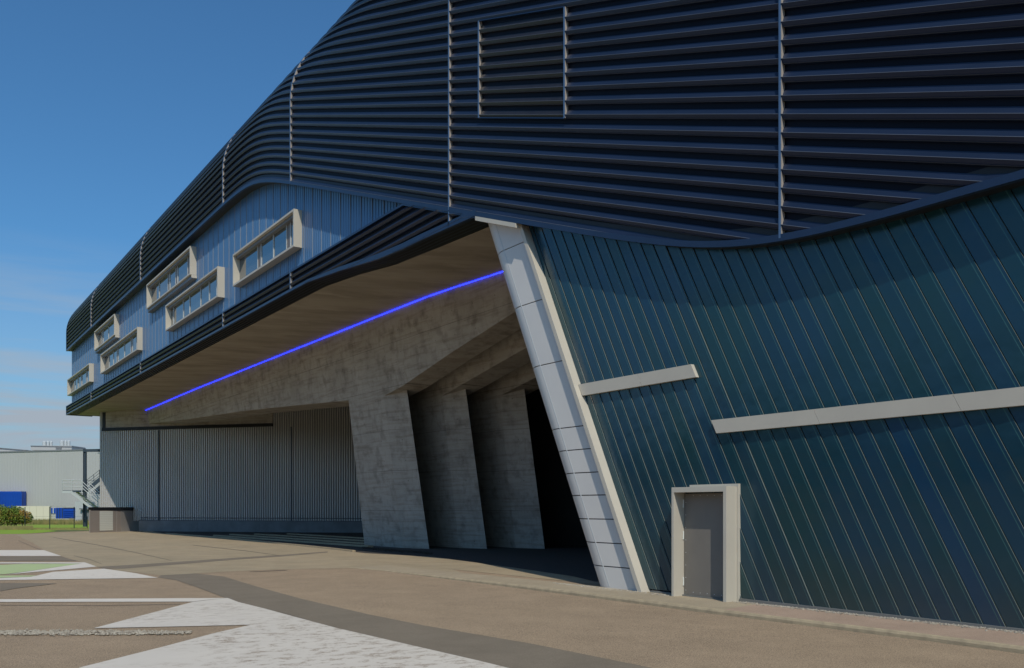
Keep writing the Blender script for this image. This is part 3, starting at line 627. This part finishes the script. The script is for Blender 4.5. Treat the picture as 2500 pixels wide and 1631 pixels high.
swept(lambda Y: [Vector((XF-.10, Y, Bt(Y)-.17)), Vector((XF-.10, Y, Bt(Y)-.055)), Vector((XF+.3, Y, Bt(Y)-.055)), Vector((XF+.3, Y, Bt(Y)-.17))], [18.62, 19.2, 19.8, 20.25, 20.56], M['cream'], 'column_cap')
# ------------------------------------------------------------------ teal glass wall
XG = 13.5; PT = .333; mb = MB(); ed = MB()
def gtop(Y0):
    z = 6.0
    for _ in range(40): z = Bt(Y0 + .505*z)
    return z + .1
ZB = .33
GR = 9.69
i0 = 0; Y0 = GR - PT*70
while Y0 < fr - .25*CL + .3:
    Y1 = Y0 + PT; za, zb_ = gtop(Y0), gtop(Y1)
    if Y0 + .505*za < -11: Y0 += PT; continue
    pr = .020 if abs(Y0 - GR) > .01 else .03
    def q(y, z, x): return Vector((x, y + .505*z, z))
    # panel, its near edge standing proud, a narrow dark gap behind it
    mb.quad(q(Y0, ZB, XG-pr), q(Y1-.012, ZB, XG), q(Y1-.012, zb_, XG), q(Y0, za, XG-pr))
    mb.quad(q(Y1-.012, ZB, XG), q(Y1, ZB, XG+.03), q(Y1, zb_, XG+.02), q(Y1-.012, zb_, XG))
    ed.quad(q(Y0, ZB, XG-pr), q(Y0, ZB, XG-.002), q(Y0, za, XG-.002), q(Y0, za, XG-pr))
    Y0 += PT
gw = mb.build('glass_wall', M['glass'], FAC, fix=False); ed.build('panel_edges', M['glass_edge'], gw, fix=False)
def slb(xs, zt, zb_, nm, splits):
    # horizontal bar with slanting ends following the panel lean
    ya, yb = xs; ys = sorted([ya, yb] + splits)
    b = MB()
    for a, c in zip(ys, ys[1:]):
        a += .006; f_ = [Vector((XG-.10, a, zt)), Vector((XG-.10, c, zt)), Vector((XG-.10, c - .505*(zt-zb_), zb_)), Vector((XG-.10, a - .505*(zt-zb_), zb_))]
        b.prism(f_, Vector((.13, 0, 0)))
    return b.build(nm, M['cream'], FAC)
def YG(x): return PX(x, 0, XG-.1).y
slb((YG(1687), YG(1412)), 5.06, 4.78, 'cream_band', [YG(1556)])
slb((-11, YG(1736)), 3.86, 3.59, 'cream_band', [YG(1986), YG(2326), 3.0, 0, -4])
mb = MB(); mb.box((XG-.09, -12, .16), (XG+.1, YG(1811)+.1, .235)); mb.box((XG-.06, -12, .24), (XG+.1, YG(1811)+.1, .335)); mb.box((XG-.09, YG(1640)+.03, .2), (XG+.1, fr-.1, .3))
Y = -8.0
while Y < YG(1811): mb.box((XG-.098, Y, .185), (XG-.0905, Y+.05, .212), 1); Y += .11
mb.build('base_channel', [M['chan'], M['black']], FAC)
def fs():
    Y = random.uniform(1.5, YG(1811)+.15) ; return (XG-.12-abs(random.gauss(0, .08)), Y, .035)
stones('loose_gravel', fs, 1500, .012, .030, M['gravel'], 'ragged strip of pale stones along the foot of the teal wall, right of the door')
def fs2():
    Y = random.uniform(13.15, 17.2); return (13.3-abs(random.gauss(0, .1)) - .02, Y, .03)
stones('loose_gravel', fs2, 420, .012, .030, M['gravel'], 'pale stones around the foot of the leaning white column')
def fs3():
    x = random.uniform(885, 1055); p = G(x, 1337 + (x-885)*.082 + abs(random.gauss(0, 1.6))); return (p.x, p.y, .01)
stones('dark_gravel_stones', fs3, 900, .02, .06, M['dark_gravel'], 'dark gravel stones heaped at the foot of the first concrete column')
# ------------------------------------------------------------------ door
XD = 13.13; y1 = PX(1639.5, 0, XD).y; y0 = PX(1773, 0, XD).y; zt_ = 2.1 + (1240-1190)/(1639.5-XV)*XD/CT; zg = gz(XD, y0) + .03; zt_ = 2.1 + 50/1889.5*XD/CT
T = .078
DOOR = MB(); DOOR.box((XD, y0, zg), (XG+.02, y0+T, zt_)); DOOR.box((XD, y1-T*.75, zg), (XG+.02, y1, zt_)); DOOR.box((XD+.001, y0+T, zt_-.105), (XG+.02, y1-T*.75, zt_-.001))
door = DOOR.build('door', M['cream'], FAC, label='door in a deep cream box frame')
mb = MB(); mb.box((XD+.30, y0-.035, zg), (XG+.02, y0-.002, zt_+.002)); mb.box((XD+.30, y0-.035, zt_+.003), (XG+.02, y1-.22, zt_+.05)); mb.build('outer_trim', M['cream'], door)
XLf = XG - .075
mb = MB(); mb.box((XLf, y0+T, zg+.04), (XLf+.04, y1-T*.75-.02, zt_-.13)); 
for z in [zg+.12 + .26*i for i in range(8)]:
    for y in (y1-T*.75-.07, y0+T+.05): mb.box((XLf-.006, y, z), (XLf-.0005, y+.015, z+.015), 1)
for i in range(6): y = y0+T+.1+i*.19; mb.box((XLf-.006, y, zg+.09), (XLf-.0005, y+.015, zg+.105), 1); mb.box((XLf-.006, y, zt_-.18), (XLf-.0005, y+.015, zt_-.165), 1)
mb.build('door_leaf', [M['door'], M['steel']], door)
for z in (zg+.22, zg+1.18, zt_-.42):
    mb = MB(); mb.cyl((XLf-.02, y1-T*.75-.012, z), (XLf-.02, y1-T*.75-.012, z+.17), .014, 8); mb.build('hinge', M['shutter'], door)
mb = MB(); mb.box((XD+.25, y0+T, zg-.02), (XG, y1-T*.75, zg+.036)); mb.build('threshold', M['chan'], door)

# ------------------------------------------------------------------ small shed at the far corner
A_, B_, C_ = G(220, 1300.5), G(295, 1298.3), G(338, 1296.5)
SH = thing('equipment_shed', 'low taupe shed with dark flat roof and white shutter beside the corrugated wall', 'shed', (A_.x, A_.y, A_.z))
hs = 1.86
def vert(a, c, z0, z1): return [(a.x, a.y, z0), (c.x, c.y, z0), (c.x, c.y, z1), (a.x, a.y, z1)]
mb = MB(); bk = FW*2.2
base = [A_, B_, C_, C_ + bk, A_ + bk]; 
mb.add([Vector((p.x, p.y, -.3)) for p in base] + [Vector((p.x, p.y, hs)) for p in base], [(0,1,6,5), (3,4,9,8), (4,0,5,9), (5,6,7,8,9)], 0)
mb.add([Vector((B_.x, B_.y, -.3)), Vector((C_.x, C_.y, -.3)), Vector((C_.x, C_.y, hs)), Vector((B_.x, B_.y, hs)), Vector((C_.x+bk.x, C_.y+bk.y, -.3)), Vector((C_.x+bk.x, C_.y+bk.y, hs))], [(0,1,2,3), (1,4,5,2)], 1)
mb.build('wall', [M['shed'], M['shed_pale']], SH)
mb = MB(); o_ = -FW*.12
rf = [A_ + o_ - RT*.1, B_ + o_, C_ + o_ + RT*.1, C_ + bk, A_ + bk - RT*.1]
mb.add([Vector((p.x, p.y, hs+.002)) for p in rf] + [Vector((p.x, p.y, hs+.3)) for p in rf], [(0,1,2,3,4), (5,6,7,8,9)] + [(i, (i+1) % 5, 5+(i+1) % 5, 5+i) for i in range(5)]); mb.build('roof', M['black'], SH)
u = (B_ - A_).normalized(); L0 = (B_-A_).length
mb = MB(); 
for k in range(11): mb.obox(A_ + u*L0*.31 - FW*.05 + Vector((0, 0, .15 + k*.155)), u*L0*.43, FW*.045, (0, 0, .145))
mb.build('roller_shutter', M['shutter'], SH)
mb = MB(); mb.obox(A_ - u*.1 - FW*.03, u*.1, FW*.2, (0, 0, 1.95)); mb.build('corner_strip', M['shed_pale'], SH); mb = MB(); mb.obox(B_ - u*.5 - FW*.03, u*.04, FW*.02, (0, 0, 1.95)); mb.build('corner_strip', M['shed_pale'], SH)
pr = thing('pipe_rail', 'thin galvanised pipe frame beside the low taupe shed', 'railing', tuple(G(341, 1296)))
mb = MB()
for x in (340, 343.5, 349.5): mb.cyl(D(x, 1274, 80.5), D(x, 1242 if x < 345 else 1248, 80.5), .035, 6)
mb.cyl(D(338, 1245, 80.5), D(350, 1249, 80.5), .03, 6); mb.build('pipes', M['steel'], pr)
# ------------------------------------------------------------------ steel portal and stairs left of the corrugated wall
sp = thing('steel_portal', 'dark blue steel post and beam beside the end of the factory', 'steel frame', tuple(G(206, 1281)))
mb = MB(); 
for a, c in ((202.5, 1), ): pass
pa, pb = D(205.5, 1286, 93), D(205.5, 1098, 93)
mb.obox(pa - RT*.13 - FW*.0, RT*.05, FW*.3, pb-pa); mb.obox(pa + RT*.11, RT*.03, FW*.3, pb-pa); mb.obox(pa - RT*.08 + FW*.13, RT*.19, FW*.03, pb-pa); mb.build('post', M['dark_steel'], sp)
mb = MB(); mb.obox(D(202.5, 1103, 93), RT*2.2, FW*.25, (0, 0, .27)); mb.obox(D(202.5, 1097.5, 93) - FW*.03, RT*2.2, FW*.31, (0, 0, .04)); mb.build('beam', M['dark_steel'], sp)
ms = MB(); ms.obox(D(229, 1107, 93), RT*.7, FW*.2, (0, 0, .08)); ms.build('lamp_bracket', M['steel'], sp)
stt = thing('outdoor_staircase', 'galvanised steel outdoor staircase with landing and railings beside the grey wall', 'staircase', tuple(G(200, 1282)))
DS = 91.0
def d(x, y, o=0): return D(x, y, DS) + FW*o
mb = MB(); mb.obox(d(151, 1200.5), d(200, 1200.5) - d(151, 1200.5), FW*1.3, (0, 0, .14)); mb.build('landing', M['dark_steel'], stt)
mb = MB(); mb.obox(d(151, 1203.5, -.02), d(176, 1203.5) - d(151, 1203.5), FW*.04, (0, 0, .22)); mb.build('landing_edge', M['steel'], stt)
for o_ in (0, 1.2):
    mb = MB(); mb.bar(d(173, 1200.5, o_), d(238, 1252, o_), .06, .24); mb.build('stringer', M['steel'], stt)
for k in range(13):
    q = k/13; x, y = 178 + (238-178)*q, 1201.5 + (1247-1201.5)*q
    mb = MB(); mb.obox(d(x, y, .05), RT*.27, FW*1.1, (0, 0, .04)); mb.build('tread', M['steel'], stt)
rl = MB()
for dy in (0, 8, 16):
    rl.cyl(d(152, 1171.5+dy*1.0), d(201, 1173+dy), .04, 6)
    for o_ in (0, 1.25): rl.cyl(d(201, 1176+dy*.95, o_), d(240, 1211+dy*.95, o_), .035, 6)
rl.cyl(d(152, 1171.5), d(152, 1200), .04, 6)
for x, y in ((175, 1172), (200, 1173), (218, 1191), (239, 1210)): rl.cyl(d(x, y), d(x, y+29), .045, 6)
rl.build('railing', M['steel'], stt)
for o_ in (0, 1.2):
    mb = MB(); mb.bar(D(212, 1197, 93.2+o_), D(252, 1163, 93.2+o_), .06, .38); mb.build('upper_stringer', M['dark_steel'], stt)
mb = MB(); mb.bar(D(231, 1204, 93.5), D(252, 1186, 93.5), .9, .3); mb.obox(D(222, 1206, 93), RT*.9, FW*1.2, (0, 0, .3)); mb.build('upper_landing', M['dark_steel'], stt)
rl = MB()
for dy in (0, 7, 14): rl.cyl(D(212, 1172+dy, 93.2), D(250, 1142+dy, 93.2), .022, 6)
for x, y in ((212, 1172), (229, 1158.5), (243, 1147)): rl.cyl(D(x, y, 93.2), D(x, y+30, 93.2), .026, 6)
for dy in (0, 8, 15): rl.cyl(D(212, 1173+dy, 93.2), D(233, 1173+dy, 93.2), .02, 6)
rl.build('upper_railing', M['dark_steel'], stt)

# ------------------------------------------------------------------ distant white hall
HD = 150.0
hall = thing('warehouse', 'long pale grey warehouse hall behind the lawn with a blue gate at its left', 'building', tuple(D(100, 1270, HD)))
mb = MB(); a, c = D(-400, 1272, 152), D(420, 1272, 148); ln = (c-a).length; u = (c-a).normalized(); nf = Vector((u.y, -u.x, 0)); nf = nf if nf.dot(-a) > 0 else -nf
zA = D(-400, 1115, 152).z; zB = D(420, 1094, 148).z
t = 0; step = .5
while t < ln:
    z = zA + (zB-zA)*t/ln
    for s0, s1, o0, o1 in ((0, .35, 0, 0), (.35, .4, 0, .02), (.4, .46, .02, .02), (.46, .5, .02, 0)):
        p, q = a + u*(t+s0) + nf*o0, a + u*(t+s1) + nf*o1
        mb.quad((p.x, p.y, -1), (q.x, q.y, -1), (q.x, q.y, z), (p.x, p.y, z))
    t += step
bkv = -nf*40
p0, p1 = Vector((a.x, a.y, zA)), Vector((c.x, c.y, zB))
mb.quad(p0, p1, p1 + bkv, p0 + bkv); mb.build('cladding', M['white_hall'], hall, fix=False)
mb = MB(); mb.obox(p0 + nf*.1 - UP*.04, p1-p0, -nf*.5, (0, 0, .22)); mb.build('roof_trim', M['hall_trim'], hall)
mb = MB(); mb.obox(D(-300, 1100, 175), D(-5, 1094, 175)-D(-300, 1100, 175), FW*8, (0, 0, .1)); 
mb.prism([D(-300, 1093, 170), D(0, 1094, 170), D(62, 1099.5, 170), D(62, 1106, 170), D(-300, 1106, 170)], FW*8); mb.build('rear_roof', M['white_hall'], hall)
mb = MB(); mb.prism([D(-300, 1092, 169.8), D(0, 1093, 169.8), D(64, 1098.5, 169.8), D(64, 1099.6, 169.8), D(0, 1094.4, 169.8), D(-300, 1093.4, 169.8)], FW*8.4); mb.build('rear_roof_trim', M['hall_trim'], hall)
rp = MB(); q0 = D(75, 1099, 156); rp.obox(q0, D(175, 1099, 156)-q0, FW*5, (0, 0, .8)); rtp = rp.build('rooftop_plant', M['white_hall'], hall)
mb = MB(); q1 = D(74.5, 1089.5, 155.9); mb.obox(q1, D(175.5, 1091.5, 155.9)-q1, FW*5.2, (0, 0, .12)); mb.build('plant_trim', M['hall_trim'], rtp)
mb = MB(); q1 = D(136, 1096, 155.9); mb.obox(q1, D(150, 1096, 155.9)-q1, FW*.1, (0, 0, .35)); mb.build('vent_louvre', M['hall_trim'], rtp)
for x, wd in ((108.5, 9), (117.5, 7), (125, 6.5), (151.5, 10), (160.5, 7), (168, 7)):
    mb = MB(); yy = 1079 if x < 130 else 1077.5; rr = wd/2/FPX*157
    p = D(x, 1090, 157); q = D(x, yy, 157); mb.cyl(p, q, rr, 14); mb.cyl(q, q + Vector((0, 0, .16)), rr, 14, rr*.45); mb.build('exhaust_stack', M['steel'], rtp, smooth=False)
mb = MB(); q0 = D(-160, 1240, 148); mb.obox(q0, D(52, 1240, 148)-q0, FW*1.5, (0, 0, 2.78)); 
for k in range(54): mb.obox(D(-160 + k*4, 1240, 147.93), RT*.06, FW*.06, (0, 0, 2.55))
mb.build('blue_gate', M['gate_blue'], hall)
lowb = thing('low_building', 'low cream panelled building in front of the grey warehouse', 'building', tuple(D(95, 1272, 140)))
mb = MB(); q0 = D(40, 1274, 140)
for k in range(5):
    xa = 40 + k*16.4; w0 = D(xa, 1274, 140); mb.obox(w0, D(xa+16.1, 1274, 140)-w0, FW*5, (0, 0, 2.5))
mb.build('panel_wall', M['cream_low'], lowb)
mb = MB(); q0 = D(122, 1274, 140.5); mb.obox(q0, D(190, 1274, 140.5)-q0, FW*4, (0, 0, 2.45)); mb.build('grey_wall', M['white_hall'], lowb)
mb = MB(); q0 = D(123, 1253.5, 140.4); mb.obox(q0, D(135, 1253.5, 140.4)-q0, FW*.15, (0, 0, .85)); wn_ = mb.build('window', M['gate_blue'], lowb)
mb = MB(); q0 = D(129, 1253.5, 140.3); mb.obox(q0, D(130.5, 1253.5, 140.3)-q0, FW*.1, (0, 0, .85)); mb.build('mullion', M['shutter'], wn_)
ct = thing('shipping_container', 'bright blue steel container standing behind the tall grass', 'container', tuple(D(160, 1272, 132)))
mb = MB(); q0 = D(136, 1266, 132); mb.obox(q0, D(183.5, 1266, 132)-q0, FW*2.4, (0, 0, 1.62)); body = mb.build('body', M['gate_blue'], ct)
mb = MB()
for k in range(4): q0 = D(155, 1263.5-k*5, 131.9); mb.obox(q0, D(182.5, 1263.5-k*5, 131.9)-q0, FW*.1, (0, 0, .17))
mb.build('side_ribs', M['gate_blue'], ct)
mb = MB(); q0 = D(142, 1266, 131.9)
for x in (138.5, 144.5, 151.5): q0 = D(x, 1265, 131.88); mb.obox(q0, RT*.06, FW*.1, (0, 0, 1.5))
mb.build('door_bars', M['dark_steel'], ct)
mb = MB(); q0 = D(154, 1240.6, 131.9); mb.obox(q0, D(183.5, 1240.6, 131.9)-q0, FW*.1, (0, 0, .1)); mb.build('top_rail', M['hall_trim'], ct)
sh = thing('storage_shed', 'grey corrugated storage shed right of the blue container', 'shed', tuple(D(195, 1272, 125)))
mb = MB()
for k in range(22): q0 = D(184 + k*2.7, 1276, 125); mb.obox(q0, RT*.1, FW*3, (0, 0, 3.0 if k < 8 else 2.0))
q0 = D(184, 1276, 125.05); mb.obox(q0, D(207, 1276, 125.05)-q0, FW*3, (0, 0, 2.95)); mb.build('wall', M['steel'], sh)
mb = MB(); q0 = D(193, 1244, 124.5); mb.obox(q0, D(245, 1244, 124.5)-q0, FW*3, (0, 0, .18)); q0 = D(200, 1272, 124.9); mb.obox(q0, D(245, 1272, 124.9)-q0, FW*.1, (0, 0, 1.6)); mb.build('canopy', M['hall_trim'], sh)
# fence
fn = thing('wire_fence', 'dark green wire fence on thin posts along the lawn', 'fence', tuple(G(121, 1293)))
for x, yb in ((61, 1291), (121.5, 1292.5), (181, 1291), (213, 1291)):
    p = G(x, yb); mb = MB(); hh = 2.3 if x < 200 else 1.3; mb.cyl(p, p + Vector((0, 0, hh)), .045, 8); mb.build('post', M['fence'], fn)
mb = MB(); p, q = G(-100, 1291), G(218, 1291.5)
for z in (.1, .5, .9, 1.3): mb.cyl(p + UP*z, q + UP*z, .008, 4)
mb.build('wire', M['fence'], fn)
# hedge bush: stems and thousands of leaves
hb = thing('hedge_bush', 'rounded bush with green and orange leaves at the left edge of the lawn', 'bush', tuple(G(20, 1291)))
hc = G(15, 1290); stems = MB(); lf = MB()
def leafy(mb, n, cent, rad, size, shell=.45):
    for _ in range(n):
        while True:
            v = Vector((random.uniform(-1, 1), random.uniform(-1, 1), random.uniform(-1, 1)))
            if shell < v.length < 1: break
        f = 1 + .22*noise.noise(v*2.3 + Vector(cent)*.37)
        p = Vector(cent) + Vector((v.x*rad[0], v.y*rad[1], v.z*rad[2]))*f
        a = Vector((random.gauss(0, 1), random.gauss(0, 1), random.gauss(0, 1))).normalized(); b = a.orthogonal().normalized(); s_ = size*random.uniform(.6, 1.4)
        mb.quad(p - a*s_, p - b*s_*.5, p + a*s_, p + b*s_*.5)
for cx, cz, rx, rz, n in ((-3.4, 1.35, 1.9, 1.1, 2600), (-1.2, 1.55, 1.5, 1.15, 3000), (.8, 1.4, 1.25, 1.0, 2800), (1.9, 1.15, .9, .75, 1500), (-.2, .9, 2.2, .6, 1500), (-5.5, 1.3, 1.6, 1.0, 1000)):
    c = hc + RT*cx + UP*cz; leafy(lf, n, c, (rx, rx*.8, rz), .085, .3)
for k in range(16):
    p = hc + RT*(-4 + k*.4) + FW*random.uniform(-.5, .5); stems.cyl(p, p + RT*random.uniform(-.4, .4) + UP*1.3, .05, 6, .02)
stems.build('stem', M['bark'], hb); lf.build('foliage', M['leaf'], hb, fix=False)
# tall dry grass strips and tufts
mb = MB()
for _ in range(9000):
    x = random.uniform(-60, 222); dd = random.uniform(122, 131); p = D(x, 1240, dd); z = gz(p.x, p.y); h = random.uniform(.5, 1.0)*(.85 + .3*noise.noise(Vector((x*.06, dd*.2, 0)))); l = RT*random.uniform(-.2, .2)
    b0 = Vector((p.x, p.y, z)); mb.add([b0 - RT*.03, b0 + RT*.03, b0 + l + UP*h], [(0, 1, 2)])
tag(mb.build('tall_grass', M['straw'], fix=False), 'strip of tall dry straw coloured grass beyond the mown lawn', 'grass', kind='stuff')
mb = MB()
for _ in range(5000):
    x = random.uniform(-60, 80) if random.random() < .7 else random.uniform(60, 215); q = G(x, random.uniform(1290, 1294)); h = random.uniform(.12, .45) if x < 80 else random.uniform(.05, .15); l = RT*random.uniform(-.15, .15)
    mb.add([q - RT*.02, q + RT*.02, q + l + UP*h], [(0, 1, 2)])
tag(mb.build('dry_tufts', M['straw'], fix=False), 'dry grass tufts under the bush and along the fence line', 'grass', kind='stuff')
# tree belt added out of view to darken what the teal glass mirrors
mb = MB()
for k in range(46):
    Y = -60 + k*5.5; c = (-70 - random.uniform(0, 14), Y, random.uniform(3.5, 6)); leafy(mb, 260, c, (5, 5, random.uniform(5, 8)), 1.1, .1)
tag(mb.build('added_tree_belt', M['leaf2'], fix=False), 'added belt of trees out of view, darkening the teal glass reflections', 'trees', kind='stuff')
for o in bpy.data.objects:
    if '_o' in o: del o['_o']
